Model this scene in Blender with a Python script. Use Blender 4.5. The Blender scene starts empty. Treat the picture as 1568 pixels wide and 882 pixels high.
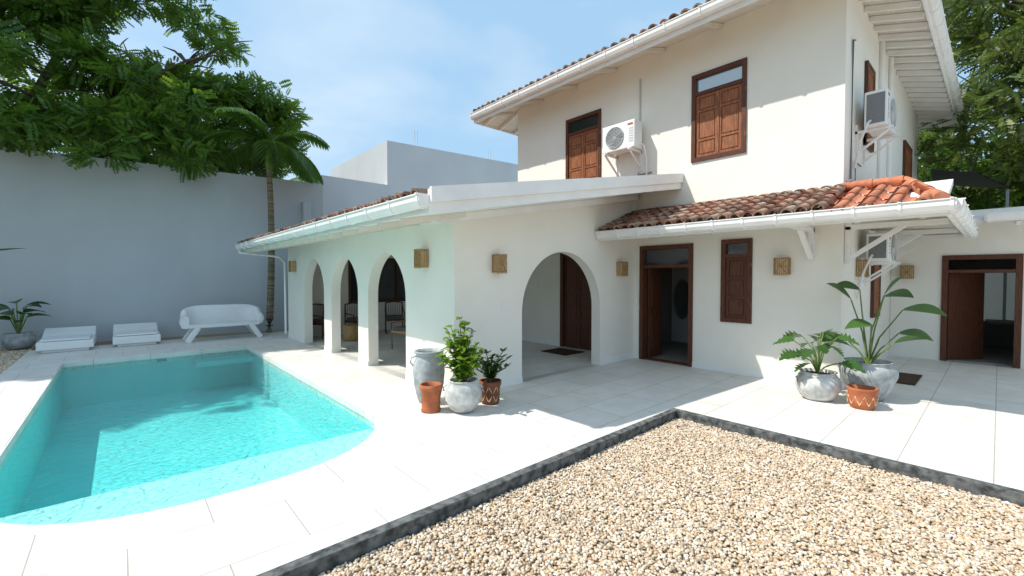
import bpy, math, random
import numpy as np
from mathutils import Vector, Matrix
random.seed(7); rng=np.random.default_rng(7)
sc=bpy.context.scene
COL=sc.collection
# ------------------------------------------------------------------ materials
MATS={}
def new_mat(name):
    m=bpy.data.materials.new(name); m.use_nodes=True
    nt=m.node_tree; b=nt.nodes['Principled BSDF']; MATS[name]=m
    return m,nt,b
def N(nt,t,**kw):
    n=nt.nodes.new(t)
    for k,v in kw.items():
        if k in n.inputs: n.inputs[k].default_value=v
        else: setattr(n,k,v)
    return n
def ramp(nt,fac,stops):
    r=nt.nodes.new('ShaderNodeValToRGB'); e=r.color_ramp.elements
    while len(e)>1: e.remove(e[-1])
    e[0].position=stops[0][0]; e[0].color=(*stops[0][1],1)
    for p,c in stops[1:]:
        x=e.new(p); x.color=(*c,1)
    nt.links.new(fac,r.inputs[0]); return r
def simple(name,c1,c2=None,rough=.7,scale=4,bump=0,bscale=60,metal=0,stretch=(1,1,1),detail=6,spec=.3,streak=0):
    m,nt,b=new_mat(name)
    b.inputs['Roughness'].default_value=rough; b.inputs['Metallic'].default_value=metal
    b.inputs['Specular IOR Level'].default_value=spec
    if c2 is None: c2=tuple(x*.88 for x in c1)
    tc=N(nt,'ShaderNodeTexCoord'); mp=N(nt,'ShaderNodeMapping'); mp.inputs['Scale'].default_value=stretch
    nt.links.new(tc.outputs['Object'],mp.inputs[0])
    n=N(nt,'ShaderNodeTexNoise'); n.inputs['Scale'].default_value=scale; n.inputs['Detail'].default_value=detail
    nt.links.new(mp.outputs[0],n.inputs['Vector'])
    r=ramp(nt,n.outputs['Fac'],[(.35,c2),(.65,c1)])
    col=r.outputs[0]
    if streak:
        mp2=N(nt,'ShaderNodeMapping'); mp2.inputs['Scale'].default_value=(1.6,1.6,.5); nt.links.new(tc.outputs['Object'],mp2.inputs[0])
        n3=N(nt,'ShaderNodeTexNoise'); n3.inputs['Scale'].default_value=1.1; n3.inputs['Detail'].default_value=8; nt.links.new(mp2.outputs[0],n3.inputs['Vector'])
        r3=ramp(nt,n3.outputs['Fac'],[(.3,(1-streak,)*3),(.6,(1,1,1))])
        mx=N(nt,'ShaderNodeMix',data_type='RGBA',blend_type='MULTIPLY'); mx.inputs[0].default_value=1
        nt.links.new(col,mx.inputs[6]); nt.links.new(r3.outputs[0],mx.inputs[7]); col=mx.outputs[2]
    nt.links.new(col,b.inputs['Base Color'])
    if bump:
        n2=N(nt,'ShaderNodeTexNoise'); n2.inputs['Scale'].default_value=bscale; n2.inputs['Detail'].default_value=4
        nt.links.new(mp.outputs[0],n2.inputs['Vector'])
        bp=N(nt,'ShaderNodeBump'); bp.inputs['Strength'].default_value=bump; bp.inputs['Distance'].default_value=.01
        nt.links.new(n2.outputs['Fac'],bp.inputs['Height']); nt.links.new(bp.outputs[0],b.inputs['Normal'])
    return m
simple('stucco',(.87,.84,.76),(.835,.80,.72),.9,1.1,.35,45)
simple('white_paint',(.87,.865,.84),(.81,.80,.78),.5,3)
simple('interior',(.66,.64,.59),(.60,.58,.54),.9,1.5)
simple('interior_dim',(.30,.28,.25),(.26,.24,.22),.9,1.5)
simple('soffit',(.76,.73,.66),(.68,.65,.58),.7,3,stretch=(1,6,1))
simple('grey_wall',(.50,.53,.54),(.465,.495,.505),.9,.5,.3,30,streak=.04)
simple('grey_block',(.60,.63,.66),(.56,.59,.62),.9,.7,.3,30,streak=.03)
simple('wood_shutter',(.36,.135,.055),(.19,.065,.03),.5,6,.2,40,stretch=(8,8,1))
simple('wood_dark',(.13,.045,.022),(.075,.028,.016),.45,6,.2,40,stretch=(8,8,1))
simple('black_void',(.02,.018,.015),(.012,.01,.01),.6,3)
simple('kerb_stone',(.17,.175,.17),(.04,.045,.045),.8,14,.5,60)
simple('plastic_white',(.84,.84,.83),(.80,.80,.79),.4,4)
simple('ac_grille',(.55,.56,.57),(.5,.51,.52),.5,20)
simple('ac_coil',(.22,.23,.24),(.16,.17,.18),.5,60)
simple('metal_grey',(.35,.37,.38),(.3,.31,.32),.4,8,metal=.6)
simple('rattan',(.52,.34,.15),(.30,.17,.07),.7,30,.5,80)
simple('paper',(.80,.64,.42),(.68,.52,.32),.8,12)
simple('terracotta',(.46,.15,.06),(.34,.10,.045),.75,9,.2,50)
simple('terracotta_dark',(.26,.10,.05),(.16,.06,.03),.8,9,.3,50)
simple('pot_grey',(.46,.48,.48),(.28,.30,.30),.8,9,.4,40)
simple('pot_light',(.64,.64,.61),(.38,.38,.36),.85,9,.5,30)
simple('soil',(.06,.04,.025),(.03,.02,.015),.95,30,.8,60)
simple('bark',(.16,.12,.08),(.07,.05,.035),.9,12,.8,20,stretch=(1,1,.3))
simple('palm_bark',(.30,.25,.16),(.13,.11,.07),.9,4,.5,30,stretch=(1,1,8))
simple('palm_shaft',(.16,.26,.05),(.10,.18,.04),.5,4)
simple('ground_mat',(.10,.11,.05),(.06,.07,.03),.95,2,.5,20)
simple('sand_bed',(.50,.38,.25),(.27,.18,.11),.95,90,1,90)
simple('pool_blue',(.02,.13,.25),(.02,.10,.20),.3,8)
simple('mat_brown',(.10,.05,.025),(.04,.022,.015),.95,40,.5,90)
simple('fabric',(.16,.15,.14),(.10,.09,.09),.9,20)
simple('stem',(.16,.24,.06),(.10,.15,.04),.6,8)
simple('mirror_frame',(.5,.5,.5),(.45,.45,.45),.4,5)
m,nt,b=new_mat('glass_dark'); b.inputs['Base Color'].default_value=(.03,.035,.04,1); b.inputs['Roughness'].default_value=.06; b.inputs['Specular IOR Level'].default_value=.8
m,nt,b=new_mat('glass_sky'); b.inputs['Base Color'].default_value=(.40,.43,.43,1); b.inputs['Roughness'].default_value=.05; b.inputs['Metallic'].default_value=.7
m,nt,b=new_mat('mirror'); b.inputs['Base Color'].default_value=(.7,.72,.72,1); b.inputs['Roughness'].default_value=.05; b.inputs['Metallic'].default_value=1
def island(name,stops,rough=.8,bump=0,lo=.62):
    m,nt,b=new_mat(name); b.inputs['Roughness'].default_value=rough; b.inputs['Specular IOR Level'].default_value=.25
    g=N(nt,'ShaderNodeNewGeometry'); r=ramp(nt,g.outputs['Random Per Island'],stops)
    tc=N(nt,'ShaderNodeTexCoord'); n=N(nt,'ShaderNodeTexNoise'); n.inputs['Scale'].default_value=18; n.inputs['Detail'].default_value=5
    nt.links.new(tc.outputs['Object'],n.inputs['Vector'])
    r2=ramp(nt,n.outputs['Fac'],[(.3,(lo,lo*.97,lo*.94)),(.65,(1.05,1.05,1.05))])
    mx=N(nt,'ShaderNodeMix',data_type='RGBA',blend_type='MULTIPLY'); mx.inputs[0].default_value=.9
    nt.links.new(r.outputs[0],mx.inputs[6]); nt.links.new(r2.outputs[0],mx.inputs[7]); nt.links.new(mx.outputs[2],b.inputs['Base Color'])
    return m
island('roof_tile',[(0,(.20,.12,.09)),(.2,(.46,.21,.14)),(.4,(.56,.35,.26)),(.55,(.28,.19,.15)),(.7,(.60,.36,.25)),(.85,(.53,.44,.36)),(1,(.38,.24,.18))],.85,lo=.5)
island('roof_tile_new',[(0,(.58,.21,.11)),(.5,(.64,.27,.16)),(1,(.50,.18,.10))],.8)
island('pebble',[(0,(.60,.48,.34)),(.18,(.76,.67,.54)),(.36,(.54,.35,.20)),(.5,(.70,.56,.39)),(.62,(.80,.75,.67)),(.75,(.60,.42,.25)),(.86,(.42,.33,.25)),(.93,(.72,.60,.45)),(1,(.82,.78,.72))],.65,lo=.72)
def leafmat(name,stops,trans=.35,tcol=(.30,.45,.04),rough=.45):
    m,nt,b=new_mat(name); b.inputs['Roughness'].default_value=rough; b.inputs['Specular IOR Level'].default_value=.35
    g=N(nt,'ShaderNodeNewGeometry'); r=ramp(nt,g.outputs['Random Per Island'],stops)
    tc=N(nt,'ShaderNodeTexCoord'); n=N(nt,'ShaderNodeTexNoise'); n.inputs['Scale'].default_value=.8; n.inputs['Detail'].default_value=3
    nt.links.new(tc.outputs['Object'],n.inputs['Vector'])
    r2=ramp(nt,n.outputs['Fac'],[(.35,(.6,.7,.6)),(.65,(1.15,1.1,.9))])
    mx=N(nt,'ShaderNodeMix',data_type='RGBA',blend_type='MULTIPLY'); mx.inputs[0].default_value=1
    nt.links.new(r.outputs[0],mx.inputs[6]); nt.links.new(r2.outputs[0],mx.inputs[7]); nt.links.new(mx.outputs[2],b.inputs['Base Color'])
    t=N(nt,'ShaderNodeBsdfTranslucent'); t.inputs[0].default_value=(*tcol,1)
    ms=N(nt,'ShaderNodeMixShader'); ms.inputs[0].default_value=trans
    out=nt.nodes['Material Output']
    nt.links.new(b.outputs[0],ms.inputs[1]); nt.links.new(t.outputs[0],ms.inputs[2]); nt.links.new(ms.outputs[0],out.inputs[0])
leafmat('leaf_tree',[(0,(.035,.09,.018)),(.5,(.075,.16,.028)),(1,(.15,.26,.04))],.36,(.24,.40,.04))
leafmat('leaf_tree_b',[(0,(.03,.06,.015)),(.5,(.07,.115,.025)),(1,(.16,.20,.05))],.25,(.20,.28,.04))
leafmat('leaf_palm',[(0,(.035,.09,.02)),(1,(.09,.18,.035))],.3,(.16,.30,.03))
leafmat('leaf_bush',[(0,(.08,.18,.02)),(.6,(.16,.29,.03)),(1,(.26,.36,.05))],.35,(.36,.55,.05))
leafmat('leaf_dark',[(0,(.02,.06,.015)),(1,(.05,.12,.025))],.15,(.1,.2,.02),.35)
leafmat('leaf_mid',[(0,(.035,.10,.03)),(1,(.07,.16,.045))],.2,(.13,.28,.04),.35)
m,nt,b=new_mat('terrace_tile'); b.inputs['Roughness'].default_value=.55; b.inputs['Specular IOR Level'].default_value=.25
tc=N(nt,'ShaderNodeTexCoord'); br=N(nt,'ShaderNodeTexBrick'); br.inputs['Scale'].default_value=1
br.inputs['Brick Width'].default_value=.9; br.inputs['Row Height'].default_value=.6; br.inputs['Mortar Size'].default_value=.0045; br.inputs['Mortar Smooth'].default_value=.2
br.inputs['Color1'].default_value=(.765,.745,.705,1); br.inputs['Color2'].default_value=(.715,.69,.645,1); br.inputs['Mortar'].default_value=(.40,.37,.32,1)
nt.links.new(tc.outputs['Object'],br.inputs['Vector'])
n=N(nt,'ShaderNodeTexNoise'); n.inputs['Scale'].default_value=2.6; n.inputs['Detail'].default_value=9; n.inputs['Roughness'].default_value=.6; nt.links.new(tc.outputs['Object'],n.inputs['Vector'])
r=ramp(nt,n.outputs['Fac'],[(.3,(.88,.87,.85)),(.6,(1,1,1))])
mx=N(nt,'ShaderNodeMix',data_type='RGBA',blend_type='MULTIPLY'); mx.inputs[0].default_value=1
nt.links.new(br.outputs['Color'],mx.inputs[6]); nt.links.new(r.outputs[0],mx.inputs[7]); nt.links.new(mx.outputs[2],b.inputs['Base Color'])
simple('pool_plaster',(.18,.76,.76),(.15,.71,.72),.6,1.5)
simple('pool_step',(.50,.88,.85),(.45,.85,.82),.6,1.5)
m,nt,b=new_mat('mosaic'); b.inputs['Roughness'].default_value=.35
tc=N(nt,'ShaderNodeTexCoord'); v=N(nt,'ShaderNodeTexVoronoi'); v.inputs['Scale'].default_value=30; v.inputs['Randomness'].default_value=.5
nt.links.new(tc.outputs['Object'],v.inputs['Vector'])
r=ramp(nt,v.outputs['Color'],[(0,(.34,.46,.40)),(.4,(.70,.72,.60)),(1,(.84,.82,.72))]); nt.links.new(r.outputs[0],b.inputs['Base Color'])
# water
m,nt,b=new_mat('water'); nt.nodes.remove(b); out=nt.nodes['Material Output']
tr=N(nt,'ShaderNodeBsdfTransparent'); tr.inputs[0].default_value=(.83,.97,.965,1)
gl=N(nt,'ShaderNodeBsdfGlossy'); gl.inputs['Roughness'].default_value=.03
fr=N(nt,'ShaderNodeFresnel'); fr.inputs[0].default_value=1.33
tc=N(nt,'ShaderNodeTexCoord'); n=N(nt,'ShaderNodeTexNoise'); n.inputs['Scale'].default_value=11; n.inputs['Detail'].default_value=4; n.inputs['Distortion'].default_value=1.2
nt.links.new(tc.outputs['Object'],n.inputs['Vector'])
bp=N(nt,'ShaderNodeBump'); bp.inputs['Strength'].default_value=.7; bp.inputs['Distance'].default_value=.03
nt.links.new(n.outputs['Fac'],bp.inputs['Height']); nt.links.new(bp.outputs[0],gl.inputs['Normal']); nt.links.new(bp.outputs[0],fr.inputs['Normal'])
ms=N(nt,'ShaderNodeMixShader'); nt.links.new(fr.outputs[0],ms.inputs[0]); nt.links.new(tr.outputs[0],ms.inputs[1]); nt.links.new(gl.outputs[0],ms.inputs[2]); nt.links.new(ms.outputs[0],out.inputs[0])
# ------------------------------------------------------------------ mesh builder
def curve_mesh(outer,holes,th):
    cu=bpy.data.curves.new('tmpc','CURVE'); cu.dimensions='2D'; cu.fill_mode='BOTH'; cu.extrude=th/2
    for pts in [outer]+holes:
        s=cu.splines.new('POLY'); s.points.add(len(pts)-1)
        for i,p in enumerate(pts): s.points[i].co=(p[0],p[1],0,1)
        s.use_cyclic_u=True
    ob=bpy.data.objects.new('tmpc',cu); COL.objects.link(ob)
    dg=bpy.context.evaluated_depsgraph_get(); dg.update()
    me=bpy.data.meshes.new_from_object(ob.evaluated_get(dg))
    V=[tuple(v.co) for v in me.vertices]; F=[tuple(p.vertices) for p in me.polygons]
    bpy.data.objects.remove(ob); bpy.data.curves.remove(cu); bpy.data.meshes.remove(me)
    return V,F
class MB:
    def __init__(s): s.v=[];s.f=[];s.m=[];s.sm=[];s.names=[]
    def mi(s,n):
        if n not in s.names: s.names.append(n)
        return s.names.index(n)
    def add(s,V,F,m,smooth=False):
        o=len(s.v); s.v.extend(tuple(v) for v in V); k=s.mi(m)
        for f in F: s.f.append(tuple(i+o for i in f)); s.m.append(k); s.sm.append(smooth)
    def box(s,x0,x1,y0,y1,z0,z1,m):
        x0,x1=min(x0,x1),max(x0,x1); y0,y1=min(y0,y1),max(y0,y1)
        V=[(x0,y0,z0),(x1,y0,z0),(x1,y1,z0),(x0,y1,z0),(x0,y0,z1),(x1,y0,z1),(x1,y1,z1),(x0,y1,z1)]
        s.add(V,[(3,2,1,0),(4,5,6,7),(0,1,5,4),(1,2,6,5),(2,3,7,6),(3,0,4,7)],m)
    def hexa(s,V,m): s.add(V,[(3,2,1,0),(4,5,6,7),(0,1,5,4),(1,2,6,5),(2,3,7,6),(3,0,4,7)],m)
    def beam(s,p0,p1,w,h,m):
        p0=Vector(p0);p1=Vector(p1);d=(p1-p0).normalized()
        side=d.cross(Vector((0,0,1)))
        if side.length<1e-3: side=Vector((1,0,0))
        side.normalize(); up=side.cross(d); V=[]
        for p in (p0,p1):
            for a,b in ((-1,-1),(1,-1),(1,1),(-1,1)): V.append(p+side*w/2*a+up*h/2*b)
        s.add(V,[(3,2,1,0),(4,5,6,7),(0,1,5,4),(1,2,6,5),(2,3,7,6),(3,0,4,7)],m)
    def tube(s,pts,rad,n,m,smooth=True):
        pts=[Vector(p) for p in pts]; V=[];F=[]
        if not hasattr(rad,'__len__'): rad=[rad]*len(pts)
        for i,p in enumerate(pts):
            d=(pts[min(i+1,len(pts)-1)]-pts[max(i-1,0)]).normalized()
            a=d.cross(Vector((0,0,1)));
            if a.length<.05: a=d.cross(Vector((1,0,0)))
            a.normalize(); b=d.cross(a)
            for k in range(n):
                t=2*math.pi*k/n; V.append(p+(a*math.cos(t)+b*math.sin(t))*rad[i])
        for i in range(len(pts)-1):
            for k in range(n):
                F.append((i*n+k,i*n+(k+1)%n,(i+1)*n+(k+1)%n,(i+1)*n+k))
        s.add(V,F,m,smooth)
        s.add([V[k] for k in range(n)],[tuple(range(n))],m); s.add(V[-n:],[tuple(range(n))],m)
    def lathe(s,cx,cy,prof,n,m,wob=0):
        V=[];F=[]
        for r,z in prof:
            for k in range(n):
                t=2*math.pi*k/n; rr=r*(1+wob*math.sin(3*t+z*9)); V.append((cx+rr*math.cos(t),cy+rr*math.sin(t),z))
        for i in range(len(prof)-1):
            for k in range(n): F.append((i*n+k,i*n+(k+1)%n,(i+1)*n+(k+1)%n,(i+1)*n+k))
        s.add(V,F,m,True)
    def disc(s,cx,cy,z,r,n,m): s.add([(cx+r*math.cos(2*math.pi*k/n),cy+r*math.sin(2*math.pi*k/n),z) for k in range(n)],[tuple(range(n))],m)
    def wall(s,outer,holes,th,fn,m):
        V,F=curve_mesh(outer,holes,th); s.add([fn(*v) for v in V],F,m)
    def leaf(s,base,d,L,W,droop,m,notch=False,seg=7,roll=0):
        base=Vector(base); d=Vector(d).normalized(); side=d.cross(Vector((0,0,1)))
        if side.length<.05: side=Vector((1,0,0))
        side.normalize(); up=side.cross(d)
        side=(side*math.cos(roll)+up*math.sin(roll)); V=[];F=[]
        for i in range(seg+1):
            t=i/seg; c=base+d*L*t+Vector((0,0,-droop*L*t*t))
            w=W/2*math.sin(math.pi*min(1,(t*.94+.04))**.75)
            if notch and i%2==1 and 0<i<seg: w*=.45
            V+= [c-side*w+Vector((0,0,.25*w)),c,c+side*w+Vector((0,0,.25*w))]
        for i in range(seg):
            a=i*3; F+=[(a,a+1,a+4,a+3),(a+1,a+2,a+5,a+4)]
        s.add(V,F,m,True)
    def finish(s,name,parent=None,bevel=0,seg=2):
        me=bpy.data.meshes.new(name); me.from_pydata(s.v,[],s.f)
        for n in s.names: me.materials.append(MATS[n])
        me.polygons.foreach_set('material_index',s.m); me.polygons.foreach_set('use_smooth',s.sm); me.update()
        ob=bpy.data.objects.new(name,me); COL.objects.link(ob)
        if parent: ob.parent=parent
        if bevel:
            md=ob.modifiers.new('b','BEVEL'); md.width=bevel; md.segments=seg; md.limit_method='ANGLE'
        return ob
def empty(name):
    e=bpy.data.objects.new(name,None); COL.objects.link(e); return e
def np_mesh(name,V,F,mat,smooth=False,parent=None):
    me=bpy.data.meshes.new(name); k=F.shape[1]
    me.vertices.add(len(V)); me.vertices.foreach_set('co',V.astype(np.float32).ravel())
    me.loops.add(F.size); me.loops.foreach_set('vertex_index',F.astype(np.int32).ravel())
    me.polygons.add(len(F)); me.polygons.foreach_set('loop_start',np.arange(0,F.size,k,dtype=np.int32))
    me.update(calc_edges=True); me.validate()
    if smooth: me.polygons.foreach_set('use_smooth',[True]*len(me.polygons))
    me.materials.append(MATS[mat]); ob=bpy.data.objects.new(name,me); COL.objects.link(ob)
    if parent: ob.parent=parent
    return ob
def FX(x): return lambda u,v,w:(x+w,u,v)
def FY(y): return lambda u,v,w:(u,y+w,v)
def rect(a,b,c,d): return [(a,c),(b,c),(b,d),(a,d)]
def arch(u0,u1,zs,za,e=0,n=14,z0=0.0):
    c=(u0+u1)/2; w=(u1-u0)/2; R=w*(1+e); H=math.sqrt(R*R-(e*w)**2); pts=[(u0,z0)]
    th=math.acos(e*w/R) if e else math.pi/2
    for i in range(n+1):
        t=th*i/n; pts.append((c+e*w-R*math.cos(t),zs+(za-zs)*R*math.sin(t)/H))
    for i in range(n-1,-1,-1):
        t=th*i/n; pts.append((c-e*w+R*math.cos(t),zs+(za-zs)*R*math.sin(t)/H))
    pts.append((u1,z0)); return pts
# ------------------------------------------------------------------ ground, terrace, pool
PX0,PX1=-.9,2.3; PCX=(PX0+PX1)/2; PW=(PX1-PX0)/2; PY0=5.4; PYB=12.3
def pool_outline(o=0):
    pts=[(PX0-o,PYB+o),(PX0-o,PY0)]
    for i in range(1,28):
        t=math.pi*i/28; c=math.cos(t); si=math.sin(t)
        pts.append((PCX-(PW+o)*math.copysign(abs(c)**.85,c),PY0-(1.4+o)*si**.9))
    pts+=[(PX1+o,PY0),(PX1+o,PYB+o)]; return pts
mb=MB(); mb.wall(rect(-150,200,-150,200),[rect(-1.5,2.7,3.5,12.9)],.02,lambda u,v,w:(u,v,-.16+w),'ground_mat'); mb.finish('ground')
mb=MB()
mb.wall([(-1.6,2.79),(5.31,2.79),(5.31,-14),(26,-14),(26,14.9),(-1.6,14.9)],[pool_outline(-.015)],.1,lambda u,v,w:(u,v,-.05+w),'terrace_tile')
mb.finish('terrace')
mb=MB(); mb.box(-9,5.31,2.70,2.79,-.2,.004,'kerb_stone'); mb.box(5.22,5.31,-14,2.70,-.2,.004,'kerb_stone'); mb.finish('garden_kerb',bevel=.006)
mb=MB(); mb.box(-14,5.22,-14,2.70,-.3,-.105,'sand_bed')
mb.finish('gravel_bed')
mb=MB(); mb.box(-9,-1.6,2.82,17.6,-.14,-.05,'sand_bed'); mb.box(-1.6,9,14.9,16.3,-.14,-.05,'sand_bed'); mb.finish('planting_bed')
ph=(1+5**.5)/2
IV=np.array([(-1,ph,0),(1,ph,0),(-1,-ph,0),(1,-ph,0),(0,-1,ph),(0,1,ph),(0,-1,-ph),(0,1,-ph),(ph,0,-1),(ph,0,1),(-ph,0,-1),(-ph,0,1)])/math.hypot(1,ph)
IF=np.array([(0,11,5),(0,5,1),(0,1,7),(0,7,10),(0,10,11),(1,5,9),(5,11,4),(11,10,2),(10,7,6),(7,1,8),(3,9,4),(3,4,2),(3,2,6),(3,6,8),(3,8,9),(4,9,5),(2,4,11),(6,2,10),(8,6,7),(9,8,1)])
def rot_z(a):
    c,s=np.cos(a),np.sin(a); z=np.zeros_like(a); o=np.ones_like(a)
    return np.stack([np.stack([c,-s,z],-1),np.stack([s,c,z],-1),np.stack([z,z,o],-1)],-2)
def rot_x(a):
    c,s=np.cos(a),np.sin(a); z=np.zeros_like(a); o=np.ones_like(a)
    return np.stack([np.stack([o,z,z],-1),np.stack([z,c,-s],-1),np.stack([z,s,c],-1)],-2)
def pebbles(name,n,x0,x1,y0,y1,z,rmin,rmax,cut=None):
    P=np.stack([rng.uniform(x0,x1,n),rng.uniform(y0,y1,n),z+rng.uniform(0,.016,n)],-1)
    if cut is not None: P=P[cut(P)]
    n=len(P); S=rng.uniform(rmin,rmax,(n,1))*np.stack([rng.uniform(.9,1.4,n),rng.uniform(.7,1.,n),rng.uniform(.5,.8,n)],-1)
    jit=1+rng.uniform(-.12,.12,(n,12,1))
    V=IV[None]*jit*S[:,None,:]
    M=rot_z(rng.uniform(0,6.28,n))@rot_x(rng.uniform(-.5,.5,n))
    V=np.einsum('nij,nkj->nki',M,V)+P[:,None,:]
    F=(IF[None]+12*np.arange(n)[:,None,None]).reshape(-1,3)
    return np_mesh(name,V.reshape(-1,3),F,'pebble',True)
pebbles('gravel',92000,.2,5.22,-1.6,2.69,-.1,.009,.016,lambda P:(P[:,0]*.667+P[:,1]*.745>1.9))
pebbles('gravel_strip',14000,-3.2,-1.62,9,16.4,-.05,.012,.022)
# pool
pool=empty('swimming_pool')
ol=pool_outline(0); n=len(ol)
mb=MB()
def ring(z0,z1,m):
    V=[(x,y,z0) for x,y in ol]+[(x,y,z1) for x,y in ol]
    mb.add(V,[(i,(i+1)%n,(i+1)%n+n,i+n) for i in range(n)],m)
ring(-.012,-.17,'mosaic'); ring(-.17,-.95,'pool_plaster')
mb.add([(x,y,-.9) for x,y in pool_outline(.05)],[tuple(range(n))],'pool_plaster')
YB=5.22
fr=[p for p in pool_outline(-.002) if p[1]<YB-.02]
def xat(y): s_=((PY0-y)/1.4)**(1/.9); return (1-s_*s_)**.425*PW
fr=[(PCX-xat(YB)+.002,YB)]+fr+[(PCX+xat(YB)-.002,YB)]
k=len(fr)
mb.add([(x,y,-.2) for x,y in fr],[tuple(range(k))],'pool_step')
mb.add([(fr[0][0],YB,-.2),(fr[-1][0],YB,-.2),(fr[-1][0],YB,-.9),(fr[0][0],YB,-.9)],[(0,1,2,3)],'pool_plaster')
mb.box(1.2,PX1-.003,11.75,PYB-.003,-.30,-.19,'pool_plaster')
mb.box(.55,.72,PYB-.012,PYB-.002,-.17,-.02,'pool_blue'); mb.box(PX0+.002,PX0+.012,6.0,6.12,-.3,-.16,'pool_blue')
mb.finish('basin',pool)
mb=MB(); mb.add([(x,y,-.085) for x,y in pool_outline(-.001)],[tuple(range(n))],'water'); mb.finish('water',pool)
# ------------------------------------------------------------------ villa
villa=empty('white_villa')
mb=MB()
H=6.2
mb.wall(rect(1.57,8.7,-.1,H),[rect(3.865,4.93,0,2.3),rect(2.835,3.29,.93,2.33),rect(2.96,3.86,3.86,5.4),rect(5.99,6.95,3.86,5.4),rect(6.1,7.12,0,2.25)],.2,FX(8.1),'stucco')
mb.wall(rect(8.7,13.3,-.1,3.42),[],.2,FX(8.1),'stucco')
mb.box(8.2,16.4,1.57,1.77,-.1,H,'stucco'); mb.box(8.2,16.4,8.5,8.7,-.1,H,'stucco'); mb.box(16.2,16.4,1.77,8.5,-.1,H,'stucco')
mb.wall([(3.48,-.1),(8,-.1),(8,3.46),(3.48,2.64)],[arch(4.78,6.83,1.12,2.14,0,20)],.2,FY(5.2),'stucco')
mb.wall(rect(5.3,13.3,-.1,2.66),[arch(6.51,7.98,1.35,2.15,.22),arch(8.45,9.92,1.35,2.15,.22),arch(10.39,11.86,1.35,2.15,.22)],.2,FX(3.58),'stucco')
mb.wall(rect(3.68,8,-.1,3.0),[rect(5.1,7.5,.9,2.3)],.2,FY(13.2),'stucco')
mb.finish('walls',villa,bevel=.012)
mb=MB()
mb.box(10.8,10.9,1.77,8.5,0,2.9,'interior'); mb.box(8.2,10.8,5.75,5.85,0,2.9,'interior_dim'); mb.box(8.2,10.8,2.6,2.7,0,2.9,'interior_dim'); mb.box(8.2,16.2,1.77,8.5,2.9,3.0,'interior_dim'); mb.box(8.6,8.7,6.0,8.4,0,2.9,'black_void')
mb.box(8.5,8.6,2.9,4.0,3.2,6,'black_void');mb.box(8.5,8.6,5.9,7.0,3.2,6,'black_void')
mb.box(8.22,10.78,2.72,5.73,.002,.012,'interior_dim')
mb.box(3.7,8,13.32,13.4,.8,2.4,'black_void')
mb.finish('interior_walls',villa)
mb=MB()
mb.box(3.47,4.78,5.085,5.1,0,.1,'white_paint'); mb.box(6.83,8,5.085,5.1,0,.1,'white_paint')
mb.box(7.985,8,1.57,3.865,0,.1,'white_paint'); mb.box(7.985,8,7.12,13.1,0,.1,'white_paint'); mb.box(8.0,12.4,1.555,1.57,0,.1,'white_paint')
for a,c in ((5.3,6.51),(7.98,8.45),(9.92,10.39),(11.86,13.3)): mb.box(3.468,3.48,a,c,0,.09,'white_paint')
mb.finish('skirting',villa)
# tiles --------------------------------------------------------
def tiles(mb,E0,E1,T1,T0,m,pitch=.2,row=.33,r=.085,lift=.03,overhang=.08,step=.028):
    E0,E1,T1,T0=map(Vector,(E0,E1,T1,T0))
    u=(E1-E0).normalized(); nrm=(E1-E0).cross(T0-E0).normalized()
    if nrm.z<0: nrm=-nrm
    up=nrm.cross(u); 
    if up.z<0: up=-up
    def c2(p): q=p-E0; return (q.dot(u),q.dot(up))
    poly=[c2(p) for p in (E0,E1,T1,T0)]
    def inside(x,y):
        sgn=None
        for i in range(4):
            a=poly[i];b=poly[(i+1)%4]; cr=(b[0]-a[0])*(y-a[1])-(b[1]-a[1])*(x-a[0])
            if abs((b[0]-a[0]))+abs(b[1]-a[1])<1e-6: continue
            if sgn is None: sgn=cr>0
            elif (cr>0)!=sgn: return False
        return True
    L=(E1-E0).length; Hh=max(p[1] for p in poly)
    nc=int(L/pitch); nr=int(Hh/row)+1
    for i in range(nc):
        x=(i+.5)*L/nc
        for j in range(nr):
            if not inside(x,min(j*row+.1,Hh-.01)) : continue
            ya=j*row-(overhang if j==0 else .05)+random.uniform(-.025,.025); yb=min((j+1)*row+.02,Hh)
            V=[];ns=7; jr=random.uniform(-.012,.012); lf=lift+random.uniform(0,.012)
            for (yy,rr,lz) in ((ya,r*1.06,lf+step),(yb,r*.9,lf)):
                for q in range(ns):
                    t=math.pi*q/(ns-1); V.append(E0+u*(x+jr+rr*math.cos(t))+up*yy+nrm*(lz+rr*math.sin(t)*.95))
            for q in range(ns):
                t=math.pi*q/(ns-1); V.append(E0+u*(x+jr+r*.86*math.cos(t))+up*ya+nrm*(lf+step-.01+r*.84*math.sin(t)))
            F=[(q,q+1,ns+q+1,ns+q) for q in range(ns-1)]+[(q,q+1,2*ns+q+1,2*ns+q) for q in range(ns-1)]
            mb.add(V,F,m,True)
            x2=x+L/nc/2; V=[]
            for yy,lz in ((ya+.03,.03),(yb,.01)):
                for q in range(4):
                    t=math.pi*(1+q/3); V.append(E0+u*(x2+r*math.cos(t))+up*yy+nrm*(lz+.03+.05*math.sin(t)))
            mb.add(V,[(q,q+1,5+q,4+q) for q in range(3)],m,True)
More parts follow.
